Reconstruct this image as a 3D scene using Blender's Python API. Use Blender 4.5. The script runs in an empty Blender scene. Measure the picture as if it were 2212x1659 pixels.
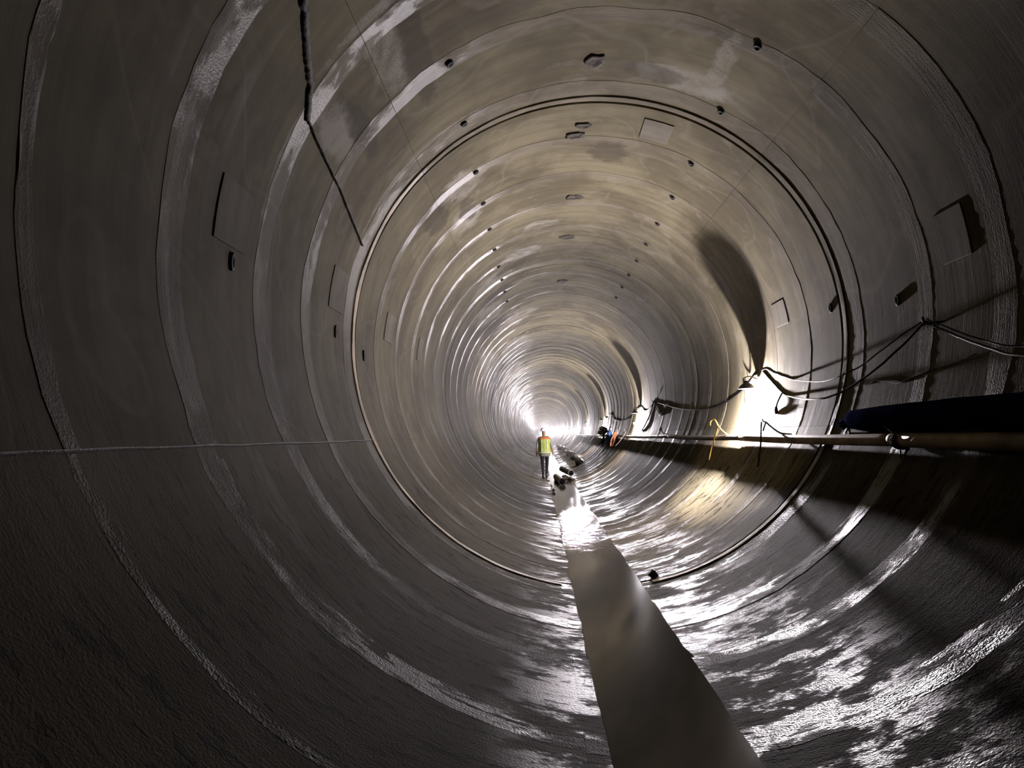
import bpy, bmesh, math, random
from mathutils import Vector, Matrix, noise
random.seed(7)
sc = bpy.context.scene
COL = sc.collection
PI = math.pi
R = 2.5                                    # inner radius of the tunnel; invert at z = 0, axis along +Y

# ------------------------------------------------------------------ camera, world, exposure
cam = bpy.data.cameras.new('camera')
cam.sensor_width = 36.0
cam.lens = 1650.0 / 2212.0 * 36.0
cam.clip_start = 0.05
cam.clip_end = 1500
cam_ob = bpy.data.objects.new('camera', cam)
COL.objects.link(cam_ob)
cam_ob.matrix_world = Matrix(((0.99882, 0.03537, 0.03339, -0.6175),
                              (0.03566, -0.06557, -0.99721, 0.0),
                              (-0.03308, 0.99722, -0.06676, 1.5415),
                              (0, 0, 0, 1)))
sc.camera = cam_ob
w = bpy.data.worlds.new('world')
sc.world = w
w.use_nodes = True
w.node_tree.nodes['Background'].inputs[0].default_value = (0.004, 0.004, 0.004, 1)
w.node_tree.nodes['Background'].inputs[1].default_value = 0.15
sc.view_settings.view_transform = 'Standard'
sc.view_settings.look = 'None'
sc.view_settings.exposure = 0.0
sc.view_settings.gamma = 1.0
sc.view_settings.use_curve_mapping = False
LAMP_RADIANCE = 70000.0                     # of each small bright bulb
LAMP_COLOR = (1.0, 0.92, 0.98)
sc.cycles.max_bounces = 4
sc.cycles.diffuse_bounces = 3
sc.cycles.glossy_bounces = 2
sc.cycles.adaptive_threshold = 0.09
sc.cycles.adaptive_min_samples = 16
sc.cycles.caustics_reflective = False
sc.cycles.sample_clamp_indirect = 6.0

# ------------------------------------------------------------------ node helper
class NT:
    def __init__(s, name):
        s.m = bpy.data.materials.new(name)
        s.m.use_nodes = True
        s.t = s.m.node_tree
        s.b = s.t.nodes['Principled BSDF']
        s.x = 0
    def n(s, typ, **kw):
        nd = s.t.nodes.new(typ)
        for k, v in kw.items():
            setattr(nd, k, v)
        return nd
    def put(s, sock, v):
        if isinstance(v, (int, float)):
            sock.default_value = v
        elif isinstance(v, tuple):
            sock.default_value = v if len(v) == len(sock.default_value) else tuple(v) + (1,)
        else:
            s.t.links.new(v, sock)
    def math(s, op, a, b=0.0, c=0.0, clamp=False):
        nd = s.n('ShaderNodeMath', operation=op, use_clamp=clamp)
        s.put(nd.inputs[0], a); s.put(nd.inputs[1], b); s.put(nd.inputs[2], c)
        return nd.outputs[0]
    def step(s, v, a, b, lo=0.0, hi=1.0):
        nd = s.n('ShaderNodeMapRange', interpolation_type='SMOOTHSTEP')
        s.put(nd.inputs[0], v); s.put(nd.inputs[1], a); s.put(nd.inputs[2], b); s.put(nd.inputs[3], lo); s.put(nd.inputs[4], hi)
        return nd.outputs[0]
    def mix(s, f, a, b, mode='MIX'):
        nd = s.n('ShaderNodeMix', data_type='RGBA', blend_type=mode)
        s.put(nd.inputs[0], f); s.put(nd.inputs[6], a); s.put(nd.inputs[7], b)
        return nd.outputs[2]
    def fmix(s, f, a, b):
        nd = s.n('ShaderNodeMix', data_type='FLOAT')
        s.put(nd.inputs[0], f); s.put(nd.inputs[2], a); s.put(nd.inputs[3], b)
        return nd.outputs[0]
    def vec(s, a, b, c=0.0):
        nd = s.n('ShaderNodeCombineXYZ')
        s.put(nd.inputs[0], a); s.put(nd.inputs[1], b); s.put(nd.inputs[2], c)
        return nd.outputs[0]
    def noise(s, v, scale=1.0, detail=4.0, rough=0.55, dist=0.0):
        nd = s.n('ShaderNodeTexNoise')
        if v is not None:
            s.put(nd.inputs['Vector'], v)
        nd.inputs['Scale'].default_value = scale
        nd.inputs['Detail'].default_value = detail
        nd.inputs['Roughness'].default_value = rough
        nd.inputs['Distortion'].default_value = dist
        return nd.outputs[0]
    def bump(s, h, strength, dist):
        nd = s.n('ShaderNodeBump')
        s.put(nd.inputs['Height'], h)
        nd.inputs['Strength'].default_value = strength
        nd.inputs['Distance'].default_value = dist
        s.t.links.new(nd.outputs[0], s.b.inputs['Normal'])
    def out(s, col=None, rough=None, metal=None, spec=None):
        if col is not None: s.put(s.b.inputs['Base Color'], col)
        if rough is not None: s.put(s.b.inputs['Roughness'], rough)
        if metal is not None: s.put(s.b.inputs['Metallic'], metal)
        if spec is not None: s.put(s.b.inputs['Specular IOR Level'], spec)
        return s.m

# ------------------------------------------------------------------ lining concrete: stains and painted glints lie in (arc length, chainage) on the wall itself
STAINS_GLINTS = [  # (theta deg, Y, half width along the ring m, half width along the tunnel m)
    (-34.8, 8.95, 0.34, 0.42), (-37.5, 10.2, 0.25, 0.50), (-41.5, 5.5, 0.16, 0.6), (26.5, 6.6, 0.10, 0.55),
    (21.0, 7.1, 0.55, 0.22), (-56.0, 5.6, 0.18, 0.5), (-35, 14.9, 0.5, 0.7), (-20, 13.8, 0.4, 0.4), (-42, 17.5, 0.4, 1.4),
    (-30, 20.5, 0.7, 1.3), (-33, 27, 0.7, 3.0), (-12, 12.3, 0.3, 0.25), (-60, 26, 0.5, 6.0), (-45, 34, 0.7, 4.0)]
STAINS_GLINTS += [(-52, 10.02, 1.3, 0.035), (-45, 11.30, 1.7, 0.05), (-75, 11.42, 0.9, 0.03), (-50, 13.80, 1.4, 0.05), (-58, 15.0, 1.6, 0.06), (-48, 16.4, 1.5, 0.05), (-60, 18.8, 1.6, 0.06),
                 (-47, 7.30, 1.0, 0.05), (-66, 5.02, 0.7, 0.05), (-38, 4.92, 0.6, 0.07), (-72, 3.80, 1.2, 0.04), (-40, 6.1, 0.45, 0.04)]  # efflorescence along the joints, with light caught on mortar lips painted in
STAINS_GLINTS += [(127, 6.15, 0.55, 0.15), (140, 6.15, 0.45, 0.12), (131, 5.1, 0.4, 0.06), (150, 7.4, 0.4, 0.2)]  # lamp glints on the right-hand bands, painted as pale ellipses
STAINS_DARK = [(-52, 5.9, 0.12, 0.55), (-35.5, 9.95, 0.15, 0.45), (-36, 5.7, 0.14, 0.9), (14, 7.1, 0.35, 0.18),
               (8, 9.2, 0.25, 0.35), (-46, 9.3, 0.22, 0.5), (-36, 16.3, 0.5, 0.5), (-25, 14.5, 0.35, 0.25), (-44, 19.5, 0.5, 1.2)]

def concrete(name, base_lo, base_hi, rough_dry, wet_bias=0.0, grain=1.0, stains=True):
    N = NT(name)
    geo = N.n('ShaderNodeNewGeometry')
    sep = N.n('ShaderNodeSeparateXYZ')
    N.t.links.new(geo.outputs['Position'], sep.inputs[0])
    px, py, pz = sep.outputs
    zc = N.math('SUBTRACT', pz, R)
    th = N.math('ARCTAN2', px, zc)
    s = N.math('MULTIPLY', th, R)
    ath = N.math('ABSOLUTE', th)
    P = N.vec(s, py, 0.0)
    n1 = N.noise(P, 0.8, 4, 0.6)
    ring = N.vec(N.math('MULTIPLY', s, 0.55), N.math('MULTIPLY', py, 7.0), 3.0)
    n2 = N.noise(ring, 1.0, 3, 0.62)                            # smears running round the ring
    n3 = N.noise(P, 75.0, 1, 0.65)                              # sand grain
    n4 = N.noise(N.vec(N.math('MULTIPLY', s, 2.2), N.math('MULTIPLY', py, 9.0), 8.0), 1.0, 4, 0.7)
    n5 = N.noise(N.vec(s, py, 5.0), 2.6, 3, 0.6, 0.6)
    col = N.mix(N.step(n1, 0.34, 0.66), base_lo, base_hi)
    col = N.mix(N.step(n2, 0.35, 0.7, 0.0, 0.6), col, N.mix(0.55, col, (0.035, 0.029, 0.02)))
    col = N.mix(N.step(n5, 0.55, 0.72, 0.0, 0.35), col, (0.17, 0.152, 0.125))
    # faint tide lines left by seeping water
    c = N.math('FRACT', N.math('MULTIPLY', N.noise(P, 0.55, 1.5, 0.4), 5.0))
    line = N.math('SUBTRACT', 1.0, N.step(N.math('ABSOLUTE', N.math('SUBTRACT', c, 0.5)), 0.0, 0.05))
    col = N.mix(N.math('MULTIPLY', line, 0.16), col, (0.20, 0.18, 0.15))
    if stains:
        def blob(lst, z):
            acc = None
            wob = N.math('MULTIPLY', N.math('SUBTRACT', N.noise(N.vec(s, py, z), 3.5, 3, 0.7), 0.5), 2.6)
            for (t, y0, rs, rv) in lst:
                a = N.math('DIVIDE', N.math('SUBTRACT', s, math.radians(t) * R), rs)
                b = N.math('DIVIDE', N.math('SUBTRACT', py, y0), rv)
                d = N.math('ADD', N.math('ADD', N.math('MULTIPLY', a, a), N.math('MULTIPLY', b, b)), wob)
                e = N.step(d, 0.45, 1.25, 1.0, 0.0)
                acc = e if acc is None else N.math('MAXIMUM', acc, e)
            return acc
        sl = blob(STAINS_GLINTS, 11.0)
        sd = blob(STAINS_DARK, 23.0)
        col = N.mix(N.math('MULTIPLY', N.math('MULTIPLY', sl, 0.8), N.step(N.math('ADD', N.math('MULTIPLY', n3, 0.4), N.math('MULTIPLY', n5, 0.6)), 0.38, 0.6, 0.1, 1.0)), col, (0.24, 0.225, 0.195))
        col = N.mix(N.math('MULTIPLY', sd, 0.65), col, (0.037, 0.030, 0.021))
    # paler crown, darker left and right sides: lamp falloff painted into the concrete colour
    tone_noise = N.noise(N.vec(N.math('MULTIPLY', s, 0.22), N.math('MULTIPLY', py, 0.10), 41.0), 1.0, 2, 0.5)
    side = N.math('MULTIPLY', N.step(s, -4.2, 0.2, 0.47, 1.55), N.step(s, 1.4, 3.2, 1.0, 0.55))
    side = N.math('MULTIPLY', side, N.step(tone_noise, 0.3, 0.7, 0.85, 1.15))
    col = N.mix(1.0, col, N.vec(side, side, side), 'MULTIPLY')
    # dirt, water and a painted lamp pool on the lower part of the bore
    lamp_pool = None
    if stains:                             # yellowish pool of lamp light painted into the haunch colour
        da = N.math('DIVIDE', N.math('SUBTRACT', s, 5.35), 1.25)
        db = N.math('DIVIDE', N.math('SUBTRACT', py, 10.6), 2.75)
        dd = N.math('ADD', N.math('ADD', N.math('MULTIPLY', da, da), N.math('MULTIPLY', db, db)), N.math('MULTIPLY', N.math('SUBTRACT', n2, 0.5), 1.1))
        lamp_pool = N.step(dd, 0.6, 1.2, 1.0, 0.0)
    mud = N.math('MULTIPLY', N.step(ath, 1.80, 2.25), 0.68)
    if stains:
        mud = N.math('MULTIPLY', mud, N.math('SUBTRACT', 1.0, N.math('MULTIPLY', sl, 0.85)))
    if lamp_pool is not None:
        mud = N.math('MULTIPLY', mud, N.math('SUBTRACT', 1.0, lamp_pool))
        col = N.mix(N.math('MULTIPLY', lamp_pool, 0.75), col, (0.215, 0.185, 0.115))
    col = N.mix(mud, col, (0.026, 0.021, 0.014))
    low = N.step(N.math('ADD', ath, N.step(s, -1.0, 1.0, -0.22, 0.0)), 2.50, 2.80)
    n6 = N.noise(N.vec(N.math('MULTIPLY', s, 6.0), N.math('MULTIPLY', py, 18.0), 50.0), 1.0, 3, 0.68)
    speck = N.math('ADD', N.math('MULTIPLY', n4, 0.6), N.math('MULTIPLY', n6, 0.4))
    grime = N.math('MULTIPLY', N.step(speck, 0.53, 0.575), N.step(ath, 1.75, 2.35))
    col = N.mix(N.math('MULTIPLY', grime, 0.9), col, (0.010, 0.008, 0.006))
    wn = N.noise(N.vec(N.math('MULTIPLY', s, 1.0), N.math('MULTIPLY', py, 1.5), 17.0), 1.0, 6, 0.72)
    wet = N.math('MULTIPLY', low, N.step(wn, 0.47, 0.54, 0.06, 1.0))
    near = N.math('MULTIPLY', N.step(py, 3.6, 4.4, 1.0, 0.0), N.step(th, 2.2, 2.6))
    wet = N.math('MAXIMUM', wet, N.math('MULTIPLY', near, N.step(wn, 0.50, 0.62, 0.05, 0.7)))
    seep = N.math('MULTIPLY', N.step(N.noise(N.vec(N.math('MULTIPLY', s, 0.3), N.math('MULTIPLY', py, 2.2), 31.0), 1.0, 4, 0.65), 0.56, 0.72), N.step(py, 12.0, 22.0, 0.2, 0.75))
    seep = N.math('MAXIMUM', seep, N.math('MULTIPLY', N.math('MULTIPLY', N.step(py, 18.0, 40.0), N.step(th, 0.25, -0.65)), N.step(wn, 0.45, 0.60, 0.05, 0.42)))
    wet = N.math('ADD', N.math('MAXIMUM', wet, seep), N.math('MULTIPLY', N.math('MULTIPLY', N.math('MAXIMUM', N.step(ath, 1.7, 2.3, 0.12, 1.0), N.math('MULTIPLY', N.step(th, -0.25, -0.6), N.step(th, -1.7, -1.2))), N.math('MULTIPLY', N.step(wn, 0.45, 0.54, 0.15, 1.0), N.step(th, -2.1, -1.8, 0.45, 1.0))), wet_bias), clamp=True)
    wet = N.math('MULTIPLY', wet, N.math('SUBTRACT', 1.0, N.math('MULTIPLY', grime, 0.75)))
    col = N.mix(N.math('MULTIPLY', wet, 0.5), col, N.mix(1.0, col, (0.5, 0.47, 0.45), 'MULTIPLY'))
    rough = N.fmix(wet, rough_dry, 0.26)
    rough = N.math('ADD', rough, N.math('MULTIPLY', N.math('SUBTRACT', n5, 0.5), 0.15), clamp=True)
    stri = N.noise(N.vec(N.math('MULTIPLY', s, 1.2), N.math('MULTIPLY', py, 42.0), 60.0), 1.0, 2, 0.6)
    fl = N.step(ath, 1.7, 2.3)
    h = N.math('ADD', N.math('MULTIPLY', n3, N.math('MULTIPLY', N.fmix(fl, 0.28, 1.1), grain)), N.math('MULTIPLY', n2, 0.5))
    h = N.math('ADD', h, N.math('MULTIPLY', n6, N.math('MULTIPLY', N.fmix(fl, 0.22, 1.0), grain)))
    h = N.math('ADD', h, N.math('MULTIPLY', stri, N.fmix(fl, 0.22 * grain, 0.4 * grain)))
    N.bump(h, 0.5, 0.006 * grain)
    return N.out(col, rough, None, N.fmix(wet, N.fmix(fl, 0.15, 0.04), 0.31))

def plain(name, col, rough=0.6, metal=0.0, var=0.35, scale=8.0, bump=0.2, bdist=0.003, spec=0.4):
    N = NT(name)
    tc = N.n('ShaderNodeTexCoord')
    n = N.noise(tc.outputs['Object'], scale, 5, 0.6)
    dk = tuple(c * (1 - var) for c in col)
    lt = tuple(min(1, c * (1 + var)) for c in col)
    c = N.mix(N.step(n, 0.3, 0.7), dk, lt)
    if bump:
        N.bump(N.noise(tc.outputs['Object'], scale * 5, 4, 0.6), bump, bdist)
    return N.out(c, rough, metal, spec)

def glow(name, col, strength):
    N = NT(name)
    N.out((0.8, 0.8, 0.8), 0.4)
    N.put(N.b.inputs['Emission Color'], col)
    N.put(N.b.inputs['Emission Strength'], strength)
    return N.m

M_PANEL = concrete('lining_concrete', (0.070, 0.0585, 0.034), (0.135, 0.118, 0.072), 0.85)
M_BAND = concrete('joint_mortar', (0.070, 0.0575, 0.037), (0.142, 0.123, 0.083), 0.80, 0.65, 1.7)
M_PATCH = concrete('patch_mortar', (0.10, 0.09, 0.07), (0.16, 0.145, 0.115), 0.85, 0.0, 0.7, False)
M_BACK = plain('dark_joint_gap', (0.02, 0.017, 0.014), 0.8)
M_RUST = plain('rusty_lip_steel', (0.17, 0.125, 0.07), 0.45, 0.0, 0.5, 3.0, 0.4)
M_PLUG = plain('black_grout_plug', (0.012, 0.01, 0.009), 0.75)
M_CROWN = plain('porous_dark_grout', (0.07, 0.058, 0.042), 0.8, 0, 0.7, 30.0, 0.8, 0.01)
M_CRACK = plain('crumbling_dark_sealant', (0.035, 0.027, 0.022), 0.7, 0, 0.6, 14.0, 0.9, 0.01)
M_PIPE = plain('muddy_grey_brown_pipe', (0.24, 0.17, 0.095), 0.62, 0.0, 0.45, 3.5, 0.3)
M_PIPED = plain('dull_dark_pipe', (0.10, 0.08, 0.06), 0.5, 0.0, 0.4, 3.0, 0.3)
M_BLUE = plain('dark_navy_sheet', (0.008, 0.010, 0.032), 0.9, 0, 0.3, 6.0, 0.3, 0.003, 0.0)
M_BLACK = plain('black_rubber', (0.012, 0.011, 0.011), 0.75, 0, 0.3, 20.0, 0.2, 0.003, 0.2)
M_ROPE = plain('dark_rope', (0.03, 0.025, 0.02), 0.85, 0, 0.4, 40.0, 0.5)
M_YEL = plain('yellow_painted_rod', (0.55, 0.33, 0.07), 0.5, 0, 0.3, 15.0, 0.2)
M_IRON = plain('dark_iron', (0.04, 0.034, 0.03), 0.5, 0.4, 0.4, 15.0, 0.3)
M_HOOD = plain('grey_lamp_hood', (0.05, 0.048, 0.045), 0.45, 0.2, 0.3, 10.0, 0.2)
M_BULB = glow('bright_bulb', LAMP_COLOR, LAMP_RADIANCE)
M_MUD = plain('dark_wet_mud', (0.022, 0.017, 0.013), 0.3, 0, 0.5, 7.0, 0.8, 0.02)
M_STONE = plain('wet_grey_stone', (0.05, 0.044, 0.038), 0.25, 0, 0.5, 5.0, 0.8, 0.02)
M_STUB = plain('muddy_stub_pipe', (0.085, 0.068, 0.047), 0.45, 0, 0.4, 5.0, 0.3)
M_RAGB = plain('blue_cloth', (0.16, 0.36, 0.80), 0.7, 0, 0.3, 9.0, 0.3)
M_RAGO = plain('orange_brown_cloth', (0.42, 0.17, 0.09), 0.7, 0, 0.5, 6.0, 0.3)
M_VEST = plain('yellow_green_vest', (0.23, 0.27, 0.045), 0.7, 0, 0.15, 10.0, 0.2)
M_REFL = plain('pale_reflective_tape', (0.33, 0.34, 0.28), 0.4, 0, 0.1, 10.0, 0.0)
M_ORANGE = plain('orange_vest_yoke', (0.36, 0.11, 0.035), 0.6, 0, 0.1, 10.0, 0.0)
M_SHIRT = plain('grey_work_shirt', (0.19, 0.185, 0.17), 0.8, 0, 0.2, 8.0, 0.3)
M_TROUSER = plain('dark_trousers', (0.006, 0.005, 0.009), 0.85, 0, 0.3, 8.0, 0.3)
M_SKIN = plain('skin', (0.20, 0.11, 0.07), 0.5, 0, 0.1, 10.0, 0.0)
M_BOOT = plain('black_wet_boots', (0.015, 0.013, 0.012), 0.3, 0, 0.3, 8.0, 0.2)
M_HELMET = plain('white_helmet', (0.75, 0.75, 0.72), 0.3, 0, 0.05, 8.0, 0.0)
M_WATER = None
def water_mat():
    N = NT('murky_water')
    geo = N.n('ShaderNodeNewGeometry')
    sep = N.n('ShaderNodeSeparateXYZ')
    N.t.links.new(geo.outputs['Position'], sep.inputs[0])
    px, py, pz = sep.outputs
    v = N.vec(N.math('MULTIPLY', px, 5.0), N.math('MULTIPLY', py, 2.4), 0.0)
    h = N.noise(v, 1.0, 4, 0.55, 0.4)
    rip = N.math('MULTIPLY', N.math('MULTIPLY', N.step(py, 9.0, 11.5), N.step(py, 16.5, 14.5, 0.0, 1.0)), N.noise(N.vec(N.math('MULTIPLY', px, 9.0), N.math('MULTIPLY', py, 5.0), 4.0), 1.0, 3, 0.6, 1.0))
    h = N.math('ADD', N.math('MULTIPLY', h, 0.015), rip)
    N.bump(h, 0.6, 0.03)
    c = N.mix(N.step(N.noise(v, 0.5, 4, 0.6), 0.35, 0.65), (0.012, 0.0095, 0.0065), (0.026, 0.021, 0.0145))
    return N.out(c, 0.07, None, 0.33)
M_WATER = water_mat()

# ------------------------------------------------------------------ object helpers
def mesh_obj(name, verts, faces, mat, parent=None, smooth=True, loc=None):
    me = bpy.data.meshes.new(name)
    me.from_pydata([tuple(v) for v in verts], [], faces)
    me.validate(clean_customdata=False)
    me.update()
    if smooth:
        me.polygons.foreach_set('use_smooth', [True] * len(me.polygons))
    for m in (mat if isinstance(mat, (list, tuple)) else [mat]):
        me.materials.append(m)
    o = bpy.data.objects.new(name, me)
    COL.objects.link(o)
    if parent is not None:
        o.parent = parent
    if loc is not None:
        o.location = loc
    return o

def bm_obj(name, bm, mat, parent=None, smooth=True):
    me = bpy.data.meshes.new(name)
    bm.normal_update()
    bm.to_mesh(me); bm.free()
    if smooth:
        me.polygons.foreach_set('use_smooth', [True] * len(me.polygons))
    for m in (mat if isinstance(mat, (list, tuple)) else [mat]):
        me.materials.append(m)
    o = bpy.data.objects.new(name, me)
    COL.objects.link(o)
    if parent is not None:
        o.parent = parent
    return o

def tag(o, label=None, cat=None, group=None, kind=None):
    if label: o['label'] = label
    if cat: o['category'] = cat
    if group: o['group'] = group
    if kind: o['kind'] = kind
    return o

def empty(name, loc, label, cat, group=None):
    o = bpy.data.objects.new(name, None)
    o.empty_display_size = 0.1
    COL.objects.link(o)
    o.location = loc
    return tag(o, label, cat, group)

def polar(th, r, y):                       # th in radians from the crown, + towards the right-hand wall
    return Vector((r * math.sin(th), y, R + r * math.cos(th)))

def frames(path):
    pts = [Vector(p) for p in path]
    T = []
    for i in range(len(pts)):
        a = pts[max(i - 1, 0)]; b = pts[min(i + 1, len(pts) - 1)]
        T.append((b - a).normalized())
    up = Vector((0, 0, 1)) if abs(T[0].z) < 0.9 else Vector((1, 0, 0))
    n = (up - T[0] * up.dot(T[0])).normalized()
    out = []
    for i, t in enumerate(T):
        n = (n - t * n.dot(t)).normalized()
        out.append((pts[i], n, t.cross(n)))
    return out

def tube_geo(path, rad, k=8, caps=True, off=0):
    fr = frames(path)
    V, F = [], []
    for i, (p, n, b) in enumerate(fr):
        r = rad[i] if isinstance(rad, (list, tuple)) else rad
        for j in range(k):
            a = 2 * PI * j / k
            V.append(p + (n * math.cos(a) + b * math.sin(a)) * r)
    m = len(fr)
    for i in range(m - 1):
        for j in range(k):
            j2 = (j + 1) % k
            F.append((off + i * k + j, off + i * k + j2, off + (i + 1) * k + j2, off + (i + 1) * k + j))
    if caps:
        F.append(tuple(off + j for j in reversed(range(k))))
        F.append(tuple(off + (m - 1) * k + j for j in range(k)))
    return V, F

def tube(name, path, rad, mat, parent=None, k=8, caps=True):
    V, F = tube_geo(path, rad, k, caps)
    if parent is not None:
        V = [v - parent.location for v in V]
        return mesh_obj(name, V, F, mat, parent)
    c = Vector(path[0])
    return mesh_obj(name, [v - c for v in V], F, mat, None, True, c)

def catmull(pts, n=6):
    P = [Vector(p) for p in pts]
    P = [P[0] * 2 - P[1]] + P + [P[-1] * 2 - P[-2]]
    out = []
    for i in range(1, len(P) - 2):
        for q in range(n):
            t = q / n
            a, b, c, d = P[i - 1], P[i], P[i + 1], P[i + 2]
            out.append(0.5 * ((2 * b) + (c - a) * t + (2 * a - 5 * b + 4 * c - d) * t * t + (3 * b - a - 3 * c + d) * t ** 3))
    out.append(P[-2])
    return out

# ------------------------------------------------------------------ the bore: four structures with their lining panels and joint bands
D = math.radians
SECT = {'wall_left': [(-112.8, -44.0)], 'ceiling': [(-44.0, 44.0)], 'wall_right': [(44.0, 112.8)],
        'floor': [(-169.6, -112.8), (169.6, 190.4), (112.8, 169.6)]}
SPAN = {'wall_left': (-112.8, -44.0), 'ceiling': (-44.0, 44.0), 'wall_right': (44.0, 112.8), 'floor': (112.8, 247.2)}
LAB = {'wall_left': ('left wall of the round concrete tunnel, dim and brown, ringed by joints', 'wall'),
       'ceiling': ('arched crown of the round concrete tunnel with grout holes and pale stains', 'ceiling'),
       'wall_right': ('right wall of the round concrete tunnel behind the lamps', 'wall'),
       'floor': ('wet curved floor of the tunnel, streaked with dark dirt beside the water', 'floor')}
JOINTS = [-1.1, 0.2, 1.45, 2.72, 3.85, 5.12, 6.15, 7.48, 8.84, 10.07, 11.35, 12.6, 13.85, 15.1, 16.35, 17.6, 18.85, 20.1, 21.35, 22.6, 23.85, 25.1]
HALF = {2.72: 0.06, 3.85: 0.14, 5.12: 0.12, 6.15: 0.12, 7.48: 0.15}
GROOVES = {7.48: 7.86, 15.1: 15.5, 23.85: 24.2}
Y0, YN, YF = -8.0, 25.1, 400.0

def wall_shell(name):
    a0, a1 = map(D, SPAN[name])
    V, F = [], []
    def grid(prof, na, flip=False):
        o = len(V)
        for (y, r) in prof:
            for j in range(na + 1):
                V.append(polar(a0 + (a1 - a0) * j / na, r, y))
        for i in range(len(prof) - 1):
            for j in range(na):
                q = o + i * (na + 1) + j
                F.append((q, q + 1, q + na + 2, q + na + 1))
    na = max(8, int((a1 - a0) / D(3)))
    grid([(Y0, R + 0.07), (YN + 0.1, R + 0.07)], na)            # dark concrete behind the panels
    nback = len(F)
    prof = []
    y = YN + 0.05
    rnd = random.Random(3)
    k = 0
    while y < YF:
        wd = rnd.uniform(0.16, 0.3)
        r1 = R + rnd.uniform(-0.004, 0.004); r2 = R - rnd.uniform(0.002, 0.014)
        prof += [(y, R + 0.010), (y + 0.012, r2), (y + wd, r2), (y + wd + 0.010, R + 0.012), (y + wd + 0.022, r1), (y + 1.22, r1)]
        if k % 6 == 0:
            prof[-1] = (y + 1.20, r1); prof[-6] = (y - 0.012, R + 0.05)
        y += 1.245; k += 1
    grid(prof, max(8, int((a1 - a0) / D(5))))
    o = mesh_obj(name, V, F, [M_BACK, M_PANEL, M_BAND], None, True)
    idx = [0] * nback + [2 if (F[q][0] - F[nback][0]) // (max(8, int((a1 - a0) / D(5))) + 1) % 6 in (1,) else 1 for q in range(nback, len(F))]
    o.data.polygons.foreach_set('material_index', idx)
    o.data.polygons.foreach_set('use_smooth', [False] * len(F))
    try:
        for p in o.data.polygons:
            p.use_smooth = True
        o.data.set_sharp_from_angle(angle=D(25))
    except Exception:
        pass
    tag(o, LAB[name][0], LAB[name][1], None, 'structure')
    return o

def panel(name, a0, a1, y0, y1, r, mat, parent, depth=0.05, ch=0.005, ny=1, wob=0.0, rough=0.0, seed=0, ca=0.0015):
    """one curved slab: inner face plus its bevelled edges going back into the joint"""
    na = max(3, int(abs(a1 - a0) / D(2.5)))
    V, F = [], []
    rnd = random.Random(seed)
    ce = ca / R
    def yy(t, j, a):
        y = y0 + (y1 - y0) * t
        if wob and (t == 0 or t == 1):
            y += wob * (noise.noise(Vector((a * 5.0, y0 * 3.1 + t * 7, seed))) * 1.2 + noise.noise(Vector((a * 21.0, y0 + t * 3, seed + 5.0))) * 0.6)
        return y
    for i in range(ny + 1):
        for j in range(na + 1):
            a = a0 + ce + (a1 - a0 - 2 * ce) * j / na
            rr = r
            if rough:
                rr += rough * noise.noise(Vector((a * 9.0, i * 3.3 + y0, seed + 9.0)))
            t = i / ny
            V.append(polar(a, rr, yy(t, j, a) + (ch if i == 0 else -ch if i == ny else 0)))
    for i in range(ny):
        for j in range(na):
            q = i * (na + 1) + j
            F.append((q, q + 1, q + na + 2, q + na + 1))
    ninner = len(F)
    def strip(A, B, flip):
        o = len(V)
        V.extend(A); V.extend(B)
        n = len(A)
        for j in range(n - 1):
            f = (o + j, o + j + 1, o + n + j + 1, o + n + j)
            F.append(tuple(reversed(f)) if flip else f)
    def row(i): return [V[i * (na + 1) + j].copy() for j in range(na + 1)]
    for i, sg, fl in ((0, -1, True), (ny, 1, False)):
        A = row(i)
        B, C = [], []
        for j, p in enumerate(A):
            a = a0 + (a1 - a0) * j / na
            B.append(polar(a, r + ch, p.y + sg * ch)); C.append(polar(a, r + depth, p.y + sg * ch))
        strip(A, B, fl); strip(B, C, fl)
    for j, a, fl in ((0, a0, False), (na, a1, True)):
        A = [V[i * (na + 1) + j].copy() for i in range(ny + 1)]
        B = [polar(a, r + ca, p.y) for p in A]
        C = [polar(a, r + depth, p.y) for p in A]
        strip(A, B, fl); strip(B, C, fl)
    V = [v - parent.location for v in V]
    return mesh_obj(name, V, F, mat, parent)

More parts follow.
